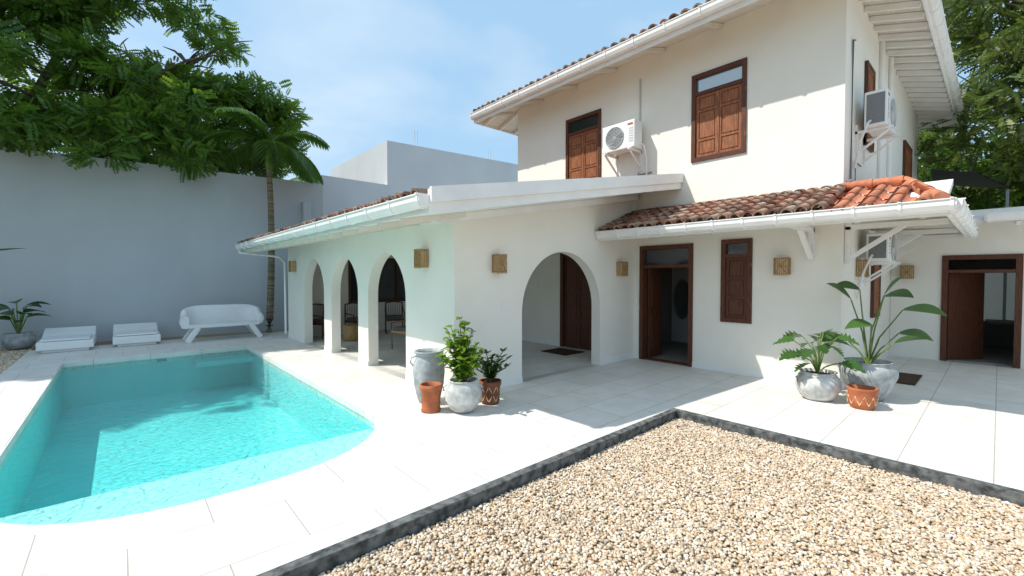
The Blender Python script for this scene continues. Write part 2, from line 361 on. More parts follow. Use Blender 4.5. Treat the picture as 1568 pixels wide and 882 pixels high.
def gutter(mb,p0,p1,out,w=.13,h=.13,m='white_paint',strap=.62):
    p0=Vector(p0);p1=Vector(p1);out=Vector(out);d=(p1-p0).normalized();z=Vector((0,0,1))
    def ext(a,b,k):
        prof=[(0,0),(0,-h*1.0),(w*.35,-h*1.12),(w*.75,-h*.95),(w*.97,-h*.55),(w,-.012),(w*1.1,-.012),(w*1.1,0)]
        V=[]
        for p in (a,b):
            for x,y in prof: V.append(p+out*(x+(k if x>0 else 0))+z*(y-(k if y<-.05 else -k*.6)))
        q=len(prof); mb.add(V,[(i,(i+1)%q,q+(i+1)%q,q+i) for i in range(q)]+[tuple(range(q)),tuple(range(q,2*q))],m)
    ext(p0,p1,0); L=(p1-p0).length; c=max(1,int(L/strap))
    for i in range(c+1):
        s=p0+d*(.03+(L-.08)*i/c); ext(s,s+d*.03,.011)
# arcade roof
mb=MB(); sl=.182
def zb(x): return 2.40+sl*(x-2.5)
def slab(x0,x1,y0,y1,lo,hi,m):
    mb.hexa([(x0,y0,zb(x0)+lo),(x1,y0,zb(x1)+lo),(x1,y1,zb(x1)+lo),(x0,y1,zb(x0)+lo),(x0,y0,zb(x0)+hi),(x1,y0,zb(x1)+hi),(x1,y1,zb(x1)+hi),(x0,y1,zb(x0)+hi)],m)
slab(2.5,7.995,4.12,13.9,0,.15,'white_paint')
slab(2.47,7.99,4.08,4.117,-.015,.25,'white_paint'); slab(2.47,7.99,4.04,4.077,.10,.27,'white_paint')
slab(2.47,7.99,13.903,13.94,-.02,.25,'white_paint')
slab(3.1,7.9,4.95,5.098,-.11,-.003,'white_paint')
for y in np.arange(4.8,13.8,.62): slab(2.52,3.47,y,y+.05,-.07,-.003,'soffit')
gutter(mb,(2.47,13.9,2.58),(2.47,4.08,2.58),(-1,0,0))
mb.tube([(2.40,13.8,2.44),(2.40,13.8,2.36),(3.3,13.5,2.26),(3.42,13.36,2.1),(3.42,13.36,.1)],.03,8,'white_paint')
mb.finish('arcade_roof',villa)
mb=MB(); tiles(mb,(2.46,4.14,2.55),(2.46,13.88,2.55),(8,13.88,2.55+sl*5.54),(8,4.14,2.55+sl*5.54),'roof_tile',lift=.02,pitch=.18,r=.075,step=.02); mb.finish('arcade_roof_tiles',villa)
# lean-to roof
YS=.42
mb=MB()
mb.hexa([(6.82,YS,2.44),(8,YS,2.88),(8,5.095,2.88),(6.82,5.095,2.44),(6.82,YS,2.52),(8,YS,2.96),(8,5.095,2.96),(6.82,5.095,2.52)],'white_paint')
mb.box(6.78,6.817,YS-.05,5.09,2.38,2.545,'white_paint')
mb.box(8.003,11.6,YS,1.565,2.6,2.68,'soffit')
mb.box(8.003,11.6,YS-.03,YS,2.40,2.55,'white_paint'); mb.box(6.82,8.0,YS-.03,YS-.001,2.40,2.53,'white_paint')
mb.hexa([(8.003,YS+.01,2.50),(11.6,YS+.01,2.50),(11.6,.9,2.93),(8.003,.9,2.93),(8.003,YS,2.54),(11.6,YS,2.54),(11.6,.9,2.98),(8.003,.9,2.98)],'white_paint')
mb.hexa([(8.003,.9,2.93),(11.6,.9,2.93),(11.6,1.567,2.95),(8.003,1.567,2.95),(8.003,.9,2.98),(11.6,.9,2.98),(11.6,1.567,3.06),(8.003,1.567,3.06)],'white_paint')
gutter(mb,(6.78,5.09,2.55),(6.78,YS-.10,2.55),(-1,0,0),w=.12,strap=.42)
gutter(mb,(6.78,YS-.03,2.55),(11.6,YS-.03,2.55),(0,-1,0),w=.11)
for y in np.arange(.6,5,.6): mb.beam((6.84,y,2.40),(7.99,y,2.83),.05,.07,'soffit')
for x in np.arange(7.3,11.5,.45): mb.beam((x,YS+.02,2.5),(x,1.55,2.56),.05,.08,'soffit')
for (y) in (1.95,):
    mb.beam((7.97,y,1.95),(7.97,y,2.45),.07,.07,'white_paint'); mb.beam((6.9,y,2.42),(7.99,y,2.42),.07,.07,'white_paint'); mb.beam((7.93,y,2.0),(7.35,y,2.40),.06,.06,'white_paint')
for x in (8.15,9.9,11.3):
    mb.beam((x,1.53,1.9),(x,1.53,2.45),.07,.07,'white_paint'); mb.beam((x,YS+.04,2.44),(x,1.56,2.44),.07,.07,'white_paint'); mb.beam((x,1.5,1.98),(x,.9,2.42),.06,.06,'white_paint')
mb.finish('porch_roof',villa)
mb=MB(); tiles(mb,(6.76,1.5,2.53),(6.76,5.05,2.53),(8,5.05,2.99),(8,1.5,2.99),'roof_tile',pitch=.165,row=.23,r=.072); mb.finish('porch_roof_tiles',villa)
mb=MB(); tiles(mb,(6.76,YS+.02,2.53),(6.76,1.5,2.53),(8,1.5,2.97),(8,.86,2.97),'roof_tile_new',pitch=.22,row=.40,r=.06,step=.012,lift=.012)
tiles(mb,(11.5,YS-.02,2.53),(6.9,YS-.02,2.53),(8,.9,2.97),(11.5,.9,2.97),'roof_tile_new',pitch=.22,row=.40,r=.06,step=.012,lift=.012)
tiles(mb,(11.5,.9,2.98),(8.05,.9,2.98),(8.05,1.55,3.06),(11.5,1.55,3.06),'roof_tile_new',pitch=.22,row=.32,r=.06,step=.012,lift=.012)
for a,bb in (((6.85,YS+.03,2.58),(8.0,.88,3.01)),((7.97,.9,3.01),(7.97,1.55,3.03)),((8.1,.9,3.01),(11.5,.9,3.01))):
    a=Vector(a);bb=Vector(bb);k=max(2,int((bb-a).length/.34))
    for i in range(k): mb.tube([a+(bb-a)*(i/k),a+(bb-a)*((i+1.12)/k)],[.075,.06],10,'roof_tile_new')
mb.finish('porch_hip_tiles',villa)
# main roof
mb=MB(); p=.32; ex0,ex1,ey0,ey1=7.22,17.3,.86,9.55; ze=6.04; hr=(ey1-ey0)/2; zr=ze+p*hr; ym=(ey0+ey1)/2
A=(ex0,ey0,ze);B=(ex0,ey1,ze);C=(ex1,ey1,ze);D=(ex1,ey0,ze);R0=(ex0+hr,ym,zr);R1=(ex1-hr,ym,zr)
def off(P,dz): return (P[0],P[1],P[2]+dz)
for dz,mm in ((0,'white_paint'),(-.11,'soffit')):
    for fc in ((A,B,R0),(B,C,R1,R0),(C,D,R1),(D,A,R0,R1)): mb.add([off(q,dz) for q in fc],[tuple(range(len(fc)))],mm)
mb.box(ex0-.03,ex0,ey0-.03,ey1+.03,ze-.18,ze+.03,'white_paint'); mb.box(ex0,ex1,ey0-.03,ey0,ze-.18,ze+.03,'white_paint'); mb.box(ex0,ex1,ey1,ey1+.03,ze-.18,ze+.03,'white_paint')
gutter(mb,(ex0-.03,ey1+.05,ze+.05),(ex0-.03,ey0-.05,ze+.05),(-1,0,0),w=.12,h=.14)
gutter(mb,(ex0-.03,ey0-.03,ze+.05),(ex1,ey0-.03,ze+.05),(0,-1,0),w=.12,h=.14)
for y in np.arange(ey0+.3,ey1,1.1): mb.beam((ex0+.02,y,ze-.15),(8.0,y,ze-.15+p*.76),.05,.07,'soffit')
for x in np.arange(ex0+.3,ex1,.42): mb.beam((x,ey0+.02,ze-.16),(x,1.57,ze-.16+p*.69),.05,.09,'white_paint')
for x in np.arange(ex0+.3,ex1,.55): mb.beam((x,ey1-.02,ze-.16),(x,8.7,ze-.16+p*.83),.05,.09,'white_paint')
mb.finish('main_roof',villa)
mb=MB(); tiles(mb,off((ex0-.03,ey0,0),ze+.02),off((ex0-.03,ey1,0),ze+.02),off(R0,.04),off(R0,.04),'roof_tile',pitch=.2,r=.08)
tiles(mb,off((ex0,ey1,0),ze+.03),off((ex1,ey1,0),ze+.03),off(R1,.04),off(R0,.04),'roof_tile',pitch=.21,row=.5)
tiles(mb,off((ex0,ey0,0),ze+.03),off((ex1,ey0,0),ze+.03),off(R1,.04),off(R0,.04),'roof_tile',pitch=.21,row=.5)
mb.finish('main_roof_tiles',villa)
# joinery --------------------------------------------------------
def bx(mb,fn,u0,u1,z0,z1,o0,o1,m):
    P=[fn(u,o,z) for z in (z0,z1) for (u,o) in ((u0,o0),(u1,o0),(u1,o1),(u0,o1))]
    mb.hexa(P,m)
def frame(mb,fn,u0,u1,z0,z1,t,o0,o1,m,bottom=True):
    bx(mb,fn,u0,u0+t,z0,z1,o0,o1,m); bx(mb,fn,u1-t,u1,z0,z1,o0,o1,m); bx(mb,fn,u0+t,u1-t,z1-t,z1,o0,o1,m)
    if bottom: bx(mb,fn,u0+t,u1-t,z0,z0+t,o0,o1,m)
def leafdoor(mb,fn,u0,u1,z0,z1,o0,m,panels):
    st=.05; bx(mb,fn,u0+.003,u1-.003,z0,z1,o0-.02,o0,m)
    frame(mb,fn,u0+.004,u1-.004,z0,z1,st,o0,o0+.018,m)
    tot=sum(panels); z=z0+st; Hh=z1-z0-2*st-.04*(len(panels)-1)
    for i,q in enumerate(panels):
        h=Hh*q/tot
        bx(mb,fn,u0+st+.02,u1-st-.02,z+.02,z+h-.02,o0,o0+.012,m)
        if i<len(panels)-1: bx(mb,fn,u0+st,u1-st,z+h,z+h+.04,o0,o0+.017,m)
        z+=h+.04
fx=lambda u,o,z:(8-o,u,z)
def shutter(mb,u0,u1,z0,z1,wd,tr=.30,glass='glass_dark',pan=(1,2,.9),two=True):
    frame(mb,fx,u0-.03,u1+.03,z0-.03,z1+.03,.075,-.06,.03,'wood_dark')
    a,b_=u0+.045,u1-.045; zt=z1-tr
    bx(mb,fx,a,b_,zt-.03,zt+.03,-.05,.025,'wood_dark'); bx(mb,fx,a,b_,zt+.03,z1-.045,-.05,-.03,glass)
    if two:
        c=(a+b_)/2; leafdoor(mb,fx,a,c,z0+.045,zt-.03,-.02,wd,pan); leafdoor(mb,fx,c,b_,z0+.045,zt-.03,-.02,wd,pan)
        bx(mb,fx,c-.02,c+.02,z0+.05,zt-.04,-.002,.012,wd)
    else: leafdoor(mb,fx,a,b_,z0+.045,zt-.03,-.02,wd,pan)
    for uu in (u0-.02,u1+.02):
        for zz in (z0+.25,zt-.2): bx(mb,fx,uu-.008,uu+.008,zz,zz+.07,.03,.038,'wood_shutter')
mb=MB(); shutter(mb,2.96,3.86,3.86,5.4,'wood_shutter',.33,'glass_sky'); shutter(mb,5.99,6.95,3.86,5.4,'wood_shutter',.33,'glass_dark'); shutter(mb,2.835,3.29,.93,2.33,'wood_dark',.26,'glass_dark',(1,1,1),False)
mb.finish('shutters',villa)
mb=MB()
frame(mb,fx,3.865-.03,4.93+.03,0,2.33,.08,-.14,.03,'wood_dark',False); bx(mb,fx,3.915,4.88,1.88,1.94,-.1,.02,'wood_dark'); bx(mb,fx,3.915,4.88,1.94,2.25,-.06,-.05,'glass_dark')
bx(mb,fx,3.90,4.89,0,.03,-.14,.0,'wood_dark')
mb.box(8.14,8.62,4.82,4.86,.03,1.87,'wood_dark'); mb.box(8.2,8.56,4.80,4.82,.2,.9,'wood_dark'); mb.box(8.2,8.56,4.80,4.82,1.05,1.75,'wood_dark')
mb.box(8.14,8.62,3.93,3.97,.03,1.87,'wood_dark')
frame(mb,fx,6.07,7.15,0,2.28,.09,-.1,.03,'wood_dark',False); 
leafdoor(mb,fx,6.16,6.61,.01,2.19,-.05,'wood_dark',(1,1.2,1.4)); leafdoor(mb,fx,6.61,7.06,.01,2.19,-.05,'wood_dark',(1,1.2,1.4))
fy=lambda u,o,z:(u,13.1-o,z)
frame(mb,fy,5.1,7.5,.9,2.3,.07,-.1,.02,'wood_dark'); 
for u in (5.9,6.7): bx(mb,fy,u-.03,u+.03,.97,2.23,-.08,.01,'wood_dark')
bx(mb,fy,5.17,7.43,.97,2.23,-.06,-.05,'glass_dark')
fs=lambda u,o,z:(u,1.57-o,z)
for (a,c,z0,z1) in ((9.3,9.95,3.9,5.3),(13.7,14.9,3.4,4.9),(10.2,10.9,.95,2.2)):
    frame(mb,fs,a,c,z0,z1,.07,.002,.05,'wood_dark'); leafdoor(mb,fs,a+.07,c-.07,z0+.07,z1-.07,.024,'wood_shutter',(1,1.6,1))
mb.finish('doors',villa)
mb=MB(); V=[];cu=5.45
V=[(10.79,cu+.24*math.cos(t),1.12+.5*math.sin(t)) for t in np.linspace(0,2*math.pi,28,endpoint=False)]; mb.add(V,[tuple(range(28))],'mirror')
mb.tube([(10.785,cu+.25*math.cos(t),1.12+.51*math.sin(t)) for t in np.linspace(0,2*math.pi,29)],.015,6,'mirror_frame'); mb.finish('wall_mirror')
mb=MB(); mb.box(7.985,7.999,7.9,8.2,1.42,1.47,'white_paint'); mb.box(4.35,4.43,5.09,5.099,1.2,1.3,'white_paint') ; mb.box(7.985,7.999,5.0,5.06,1.15,1.25,'white_paint')
mb.tube([(7.98,4.98,4.9),(7.98,4.98,5.75)],.018,6,'ac_grille')
mb.tube([(7.97,5.0,3.62),(7.97,5.0,3.85)],.016,6,'metal_grey'); mb.tube([(7.97,5.0,3.8),(7.97,4.7,3.8)],.016,6,'metal_grey')
mb.tube([(8.35,1.55,3.2),(8.35,1.55,5.3),(8.5,1.55,5.35)],.014,6,'metal_grey'); mb.tube([(8.6,1.54,3.1),(8.6,1.54,3.5),(9.0,1.54,3.5)],.012,6,'metal_grey')
mb.tube([(10.6,1.54,3.05),(10.6,1.54,6.1)],.045,8,'white_paint'); mb.tube([(11.6,1.54,3.05),(11.6,1.54,6.1)],.045,8,'white_paint')
mb.finish('conduits',villa)
# ------------------------------------------------------------------ air conditioners
def ac(fn,u0,z0,w=.78,h=.55,d=.28,coil=False):
    e=empty('air_conditioner'); mb=MB()
    bx(mb,fn,u0,u0+w,z0,z0+h,.12,.12+d,'plastic_white'); mb.finish('casing',e,bevel=.02)
    mb=MB(); cu=u0+w*.60; cz=z0+h*.5; o=.12+d
    for k in range(1,8):
        r=.03*k; pts=[fn(cu+r*math.cos(t),o+.012,cz+r*math.sin(t)) for t in np.linspace(0,2*math.pi,25)]; mb.tube(pts,.005 if k<7 else .010,5,'ac_grille')
    for k in range(8):
        t=k*math.pi/8; mb.tube([fn(cu-.21*math.cos(t),o+.01,cz-.21*math.sin(t)),fn(cu+.21*math.cos(t),o+.01,cz+.21*math.sin(t))],.004,5,'ac_grille')
    V=[fn(cu+.2*math.cos(t),o+.003,cz+.2*math.sin(t)) for t in np.linspace(0,2*math.pi,24,endpoint=False)]; mb.add(V,[tuple(range(24))],'metal_grey')
    for k in range(6): bx(mb,fn,u0+.03,u0+.13,z0+.12+k*.05,z0+.145+k*.05,o,o+.004,'ac_grille')
    bx(mb,fn,u0+.04,u0+.16,z0+h-.1,z0+h-.06,o,o+.003,'terracotta')
    if coil: bx(mb,fn,u0-.004,u0,z0+.05,z0+h-.05,.15,.09+d,'ac_coil')
    for uu in (u0+.1,u0+w-.1):
        bx(mb,fn,uu-.02,uu+.02,z0-.045,z0-.003,0,.46,'white_paint'); bx(mb,fn,uu-.02,uu+.02,z0-.4,z0+.1,0,.03,'white_paint')
        mb.beam(fn(uu,.02,z0-.36),fn(uu,.42,z0-.05),.03,.03,'white_paint')
    mb.tube([fn(u0-.0,.2,z0+.1),fn(u0-.07,.18,z0+.05),fn(u0-.08,.1,z0-.2),fn(u0-.05,.03,z0-.6)],.018,6,'plastic_white')
    mb.finish('grille_and_bracket',e)
ac(fx,4.86,4.28); ac(fs,8.62,4.0,.8,.55,.28,True); ac(fs,9.0,1.95,.75,.45,.28,True)
# ------------------------------------------------------------------ lanterns
def lantern(fn,u,z,w=.2,h=.27,d=.14):
    mb=MB(); bx(mb,fn,u-w/2+.015,u+w/2-.015,z-h/2+.015,z+h/2-.015,.002,d-.02,'paper')
    for zz in (z-h/2,z+h/2-.012): bx(mb,fn,u-w/2,u+w/2,zz,zz+.014,.003,d,'rattan')
    for i in range(8):
        uu=u-w/2+w*i/7; bx(mb,fn,uu-.003,uu+.003,z-h/2-.015,z+h/2+.01,d-.012,d-.002,'rattan')
    for i in range(5):
        o=.01+i*(d-.02)/4
        for uu in (u-w/2,u+w/2): bx(mb,fn,uu-.004,uu+.004,z-h/2,z+h/2,o-.004,o+.004,'rattan')
    mb.beam(fn(u-w/2,d+.001,z-h/2),fn(u+w/2,d+.001,z+h/2),.008,.008,'rattan'); mb.beam(fn(u+w/2,d+.001,z-h/2),fn(u-w/2,d+.001,z+h/2),.008,.008,'rattan')
    bx(mb,fn,u-w/2,u+w/2,z-.005,z+.005,d-.003,d+.004,'rattan')
    mb.finish('wall_lantern')
fa=lambda u,o,z:(3.48-o,u,z); fb=lambda u,o,z:(u,5.1-o,z); fc=lambda u,o,z:(12.4-o,u,z)
lantern(fx,2.34,1.87,.2); lantern(fa,5.88,1.98); lantern(fa,12.6,1.98); lantern(fb,4.25,1.9,.18); lantern(fb,7.46,1.86); lantern(fs,9.05,1.84); lantern(fc,1.3,1.8)
# ------------------------------------------------------------------ annex
an=empty('garden_annex')
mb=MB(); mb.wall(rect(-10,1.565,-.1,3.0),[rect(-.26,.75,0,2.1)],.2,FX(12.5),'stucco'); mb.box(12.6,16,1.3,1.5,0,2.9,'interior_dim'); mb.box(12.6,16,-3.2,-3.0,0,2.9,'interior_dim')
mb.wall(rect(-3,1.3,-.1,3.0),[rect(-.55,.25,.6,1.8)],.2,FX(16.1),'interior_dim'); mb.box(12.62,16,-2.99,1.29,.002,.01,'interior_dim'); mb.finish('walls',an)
mb=MB(); mb.hexa([(11.35,-10,2.66),(16.4,-10,3.3),(16.4,1.55,3.3),(11.35,1.55,2.66),(11.35,-10,2.76),(16.4,-10,3.4),(16.4,1.55,3.4),(11.35,1.55,2.76)],'white_paint')
gutter(mb,(11.35,.2,2.80),(11.35,-10,2.80),(-1,0,0)); 
for y in np.arange(-9.8,.2,.6): mb.beam((11.4,y,2.62),(12.4,y,2.75),.05,.07,'white_paint')
mb.finish('roof',an)
mb=MB(); frame(mb,fc,-.29,.78,0,2.13,.09,-.12,.03,'wood_dark',False); bx(mb,fc,-.2,.69,1.78,1.84,-.1,.02,'wood_dark')
mb.hexa([(12.52,.68,.02),(12.55,.72,.02),(13.1,.24,.02),(13.07,.2,.02),(12.52,.68,1.77),(12.55,.72,1.77),(13.1,.24,1.77),(13.07,.2,1.77)],'wood_dark')
mb.box(14,15,-.9,.2,.68,.72,'wood_dark'); mb.box(14.4,14.6,-.4,-.3,0,.68,'wood_dark'); mb.finish('door',an)
mb=MB(); mb.box(19,19.2,-8,6,0,2.4,'stucco'); mb.finish('garden_wall')
mb=MB(); mb.hexa([(14.5,1.15,4.25),(17,1.3,4.3),(17.6,-.2,4.0),(14.8,.4,4.1),(14.5,1.15,4.28),(17,1.3,4.33),(17.6,-.2,4.03),(14.8,.4,4.13)],'black_void'); mb.beam((17.4,-.1,0),(17.4,-.1,4.02),.06,.06,'metal_grey'); mb.finish('shade_cloth')
# ------------------------------------------------------------------ boundary walls
def wallseg(name,a,b_,z0,z1,th,m,z1b=None):
    mb=MB(); a=Vector((*a,0));b_=Vector((*b_,0)); n_=Vector((-(b_-a).y,(b_-a).x,0)).normalized()*th; z1b=z1b or z1
    mb.hexa([(a.x,a.y,z0),(b_.x,b_.y,z0),(b_.x+n_.x,b_.y+n_.y,z0),(a.x+n_.x,a.y+n_.y,z0),(a.x,a.y,z1),(b_.x,b_.y,z1b),(b_.x+n_.x,b_.y+n_.y,z1b),(a.x+n_.x,a.y+n_.y,z1)],m)
    return mb
mb=wallseg('',(-16,17.9),(5.2,15.6),-.2,4.9,.25,'grey_wall'); mb.box(4.55,4.8,15.5,15.7,-.1,4.2,'grey_wall'); mb.finish('boundary_wall',bevel=.015)
wallseg('',(5.203,15.6),(7.6,15.6),-.2,5.2,.25,'grey_block').finish('boundary_wall')
mb=wallseg('',(7.603,15.6),(18,15.6),-.2,6.88,6,'grey_block',7.25)
for x,y in ((9.0,16.0),(9.12,16.0),(13.0,16.2),(13.12,16.2)): mb.tube([(x,y,6.5),(x,y,7.65)],.015,6,'grey_block')
mb.finish('concrete_building')
# ------------------------------------------------------------------ loungers & bench
def lounger(x0,x1,y0):
    mb=MB(); prof=[(0,.07),(0,.25),(1.05,.27),(1.6,.44),(1.66,.42),(1.66,.07)]
    k=len(prof); V=[(x0,y0+a,z) for a,z in prof]+[(x1,y0+a,z) for a,z in prof]
    mb.add(V,[(i,(i+1)%k,k+(i+1)%k,k+i) for i in range(k)]+[tuple(range(k))[::-1],tuple(range(k,2*k))],'plastic_white')
    mb.box(x0+.08,x1-.08,y0+.08,y0+1.5,0,.068,'plastic_white'); mb.box(x0+.06,x1-.06,y0+.06,y0+1.0,.2595,.30,'plastic_white')
    mb.finish('sun_lounger',bevel=.025,seg=3)
lounger(-1.42,-.5,14.0); lounger(-.18,.72,14.1)
mb=MB(); cx,cy=2.08,14.25; W=.92
cols=[]; ns=36
for i in range(ns+1):
    t=math.pi*i/ns; c=math.cos(t); s_=math.sin(t)
    x=cx-W*math.copysign(abs(c)**.45,c); y=cy-.18+.62*abs(s_)**.45
    d=min(1,abs(x-cx)/W); zt=.92-.10*d**6-(.16 if s_<.25 else 0)*(1-s_/.25 if s_<.25 else 0); cols.append((x,y,zt))
V=[];F=[]
for i,(x,y,zt) in enumerate(cols):
    dx,dy=cx-x,cy-.1-y; L=math.hypot(dx,dy) or 1; dx/=L;dy/=L
    lo=.36
    for (o,z) in ((.10,lo),(.0,lo+.02),(-.05,(lo+zt)/2),(-.02,zt-.05),(.02,zt),(.08,zt),(.12,zt-.05),(.12,lo+.05)): V.append((x+dx*o,y+dy*o,z))
for i in range(ns):
    for k in range(8): F.append((i*8+k,i*8+(k+1)%8,(i+1)*8+(k+1)%8,(i+1)*8+k))
F+= [tuple(range(8)),tuple(range(ns*8,ns*8+8))]
mb.add(V,F,'plastic_white',True)
mb.box(cx-.80,cx+.80,cy-.38,cy+.38,.36,.44,'plastic_white')
for sx in (-1,1):
    for yy in (-.32,.30):
        a=(cx+sx*.60,cy+yy,.38); b_=(cx+sx*.84,cy+yy,0.0); mb.beam(a,b_,.12,.13,'plastic_white')
mb.finish('garden_bench',bevel=.02)
# ------------------------------------------------------------------ pots and plants
e=empty('ceramic_urn'); mb=MB()
mb.lathe(3.1,5.16,[(0,.0),(.13,0),(.155,.05),(.20,.25),(.215,.42),(.20,.55),(.165,.62),(.16,.645),(.20,.68),(.205,.70),(.175,.70),(.15,.65),(.15,.5)],32,'pot_grey')
mb.disc(3.1,5.16,.55,.15,20,'black_void')
for s in (-1,1):
    d=Vector((.745,-.667,0))*s; c=Vector((3.1,5.16,0)); mb.tube([c+d*.16+Vector((0,0,.63)),c+d*.24+Vector((0,0,.60)),c+d*.25+Vector((0,0,.53)),c+d*.2+Vector((0,0,.48))],.015,8,'pot_grey')
mb.finish('urn',e)
e=empty('terracotta_pot'); mb=MB()
mb.lathe(2.9,4.78,[(0,0),(.12,0),(.125,.02),(.115,.05),(.12,.27),(.14,.29),(.14,.345),(.12,.345),(.115,.2)],28,'terracotta'); mb.disc(2.9,4.78,.24,.115,20,'black_void'); mb.finish('pot',e)
e=empty('potted_citrus_plant'); mb=MB(); c=(3.2,4.5)
mb.lathe(*c,[(0,0),(.11,0),(.17,.05),(.235,.17),(.235,.27),(.19,.36),(.165,.385),(.185,.405),(.165,.405),(.15,.36)],32,'pot_light',.008)
mb.disc(*c,.36,.155,20,'soil')
for s in (-1,1):
    d=Vector((.745,-.667,0))*s; cc=Vector((*c,0)); mb.tube([cc+d*.2+Vector((0,0,.34)),cc+d*.25+Vector((0,0,.31)),cc+d*.245+Vector((0,0,.26))],.014,8,'pot_light')
mb.finish('pot',e)
mb=MB()
for i in range(24):
    a=random.uniform(0,6.28); sp=random.uniform(.03,.30); h=random.uniform(.35,.88)
    pts=[Vector((c[0]+.03*math.cos(a),c[1]+.03*math.sin(a),.36))]
    for k in range(1,5): t=k/4; pts.append(Vector((c[0]+sp*t**.8*math.cos(a)+random.uniform(-.01,.01),c[1]+sp*t**.8*math.sin(a),.36+h*t*(1-.3*sp/.3*t))))
    mb.tube(pts,[.009,.008,.006,.005,.003],5,'bark')
    for k in range(22):
        t=random.uniform(.12,1.); q=t*4; j=min(3,int(q)); p0=pts[j].lerp(pts[j+1],q-j); b=random.uniform(0,6.28)
        mb.leaf(p0,(math.cos(b),math.sin(b),random.uniform(-.2,.9)),random.uniform(.09,.15),random.uniform(.05,.075),.25,'leaf_bush',seg=4,roll=random.uniform(-.6,.6))
mb.finish('foliage',e)
e=empty('potted_zz_plant'); mb=MB(); c=(3.68,4.55)
mb.lathe(*c,[(0,0),(.11,0),(.125,.04),(.135,.24),(.15,.26),(.15,.31),(.13,.31),(.125,.25)],28,'terracotta_dark'); mb.disc(*c,.28,.125,20,'soil')
for i in range(8):
    a=i*math.pi/4; d0=Vector((math.cos(a),math.sin(a),0)); d1=Vector((math.cos(a+.7),math.sin(a+.7),0)); cc=Vector((*c,0))
    mb.tube([cc+d0*.128+Vector((0,0,.05)),cc+d1*.138+Vector((0,0,.24))],.005,5,'paper'); mb.tube([cc+d1*.128+Vector((0,0,.05)),cc+d0*.138+Vector((0,0,.24))],.005,5,'paper')
mb.finish('pot',e)
mb=MB()
for i in range(22):
    a=random.uniform(0,6.28); sp=random.uniform(.1,.28); h=random.uniform(.16,.38); pts=[]
    for k in range(6): t=k/5; pts.append(Vector((c[0]+sp*t*t*math.cos(a),c[1]+sp*t*t*math.sin(a),.29+h*t)))
    mb.tube(pts,.007,5,'stem'); 
    for k in range(1,6):
        for s in (-1,1): mb.leaf(pts[k],(math.cos(a+s*1.2),math.sin(a+s*1.2),.5),.11,.05,.1,'leaf_dark',seg=4)
    mb.leaf(pts[5],(math.cos(a),math.sin(a),.8),.11,.05,.1,'leaf_dark',seg=4)
mb.finish('foliage',e)
e=empty('potted_monstera'); mb=MB(); c=(7.2,1.66)
mb.lathe(*c,[(0,0),(.15,0),(.21,.05),(.27,.19),(.265,.28),(.22,.35),(.20,.37),(.225,.39),(.20,.39),(.18,.34)],32,'pot_light',.006); mb.disc(*c,.35,.185,20,'soil')
mb.tube([(c[0]-.15,c[1]+.17,.33),(c[0]-.19,c[1]+.21,.30),(c[0]-.18,c[1]+.2,.24)],.015,8,'pot_light'); mb.finish('pot',e)
mb=MB()
for i in range(16):
    a=i*2.4+.3; sp=random.uniform(.1,.36); h=random.uniform(.1,.55)
    t0=Vector((c[0]+sp*math.cos(a),c[1]+sp*math.sin(a),.37+h)); mb.tube([Vector((*c,.35)),Vector((c[0]+.35*sp*math.cos(a),c[1]+.35*sp*math.sin(a),.35+h*.7)),t0],.008,5,'stem')
    mb.leaf(t0,(math.cos(a),math.sin(a),-.05),random.uniform(.22,.32),random.uniform(.24,.31),.3,'leaf_mid' if i%2 else 'leaf_dark',notch=True,seg=11,roll=random.uniform(-.5,.5))
mb.finish('foliage',e)
e=empty('potted_bird_of_paradise'); mb=MB(); c=(7.75,1.2)
mb.lathe(*c,[(0,0),(.17,0),(.19,.04),(.26,.18),(.325,.34),(.325,.42),(.27,.48),(.25,.51),(.28,.53),(.25,.53),(.22,.46)],32,'pot_grey',.006); mb.disc(*c,.47,.235,20,'soil')
for s in (-1,1):
    d=Vector((.745,-.667,0))*s; cc=Vector((*c,0)); mb.tube([cc+d*.27+Vector((0,0,.46)),cc+d*.33+Vector((0,0,.44)),cc+d*.33+Vector((0,0,.38))],.016,8,'pot_grey')
mb.finish('pot',e)
mb=MB(); Rv=Vector((.745,-.667,0)); Fv=Vector((.667,.745,0))
for (r1,z1,ld,lz,L,W,f) in ((-.18,1.38,-.45,.5,.46,.27,.1),(.12,1.45,.35,.6,.42,.27,-.1),(.28,1.42,1,.22,.48,.27,.1),(.38,1.25,1,.10,.56,.25,-.1),(-.05,1.05,-1,.1,.40,.2,-.1),(.2,.95,1,.0,.38,.24,-.25),(.02,1.52,-.8,.3,.36,.25,.2),(-.15,.80,-.9,.1,.36,.2,.2),(.1,.82,.5,.3,.34,.2,-.3)):
    b0=Vector((*c,.47)); tp=Vector((*c,0))+Rv*r1+Fv*f+Vector((0,0,z1)); mid=b0.lerp(tp,.5)-Rv*r1*.22
    mb.tube([b0,mid,tp],[.014,.011,.008],6,'stem'); mb.leaf(tp,Rv*ld+Fv*f+Vector((0,0,lz)),L,W,.25,'leaf_mid',seg=10,roll=.5)
mb.finish('foliage',e)
e=empty('painted_terracotta_pot'); mb=MB(); c=(7.14,1.16)
mb.lathe(*c,[(0,0),(.12,0),(.145,.05),(.16,.13),(.15,.2),(.165,.24),(.17,.27),(.145,.27),(.13,.2)],28,'terracotta'); mb.disc(*c,.22,.13,20,'black_void')
for k in range(10):
    a=k*.628; cc=Vector((*c,0)); d0=Vector((math.cos(a),math.sin(a),0)); d1=Vector((math.cos(a+.314),math.sin(a+.314),0)); d2=Vector((math.cos(a+.628),math.sin(a+.628),0))
    mb.tube([cc+d0*.15+Vector((0,0,.06)),cc+d1*.16+Vector((0,0,.17)),cc+d2*.15+Vector((0,0,.06))],.005,4,'paper')
mb.finish('pot',e)
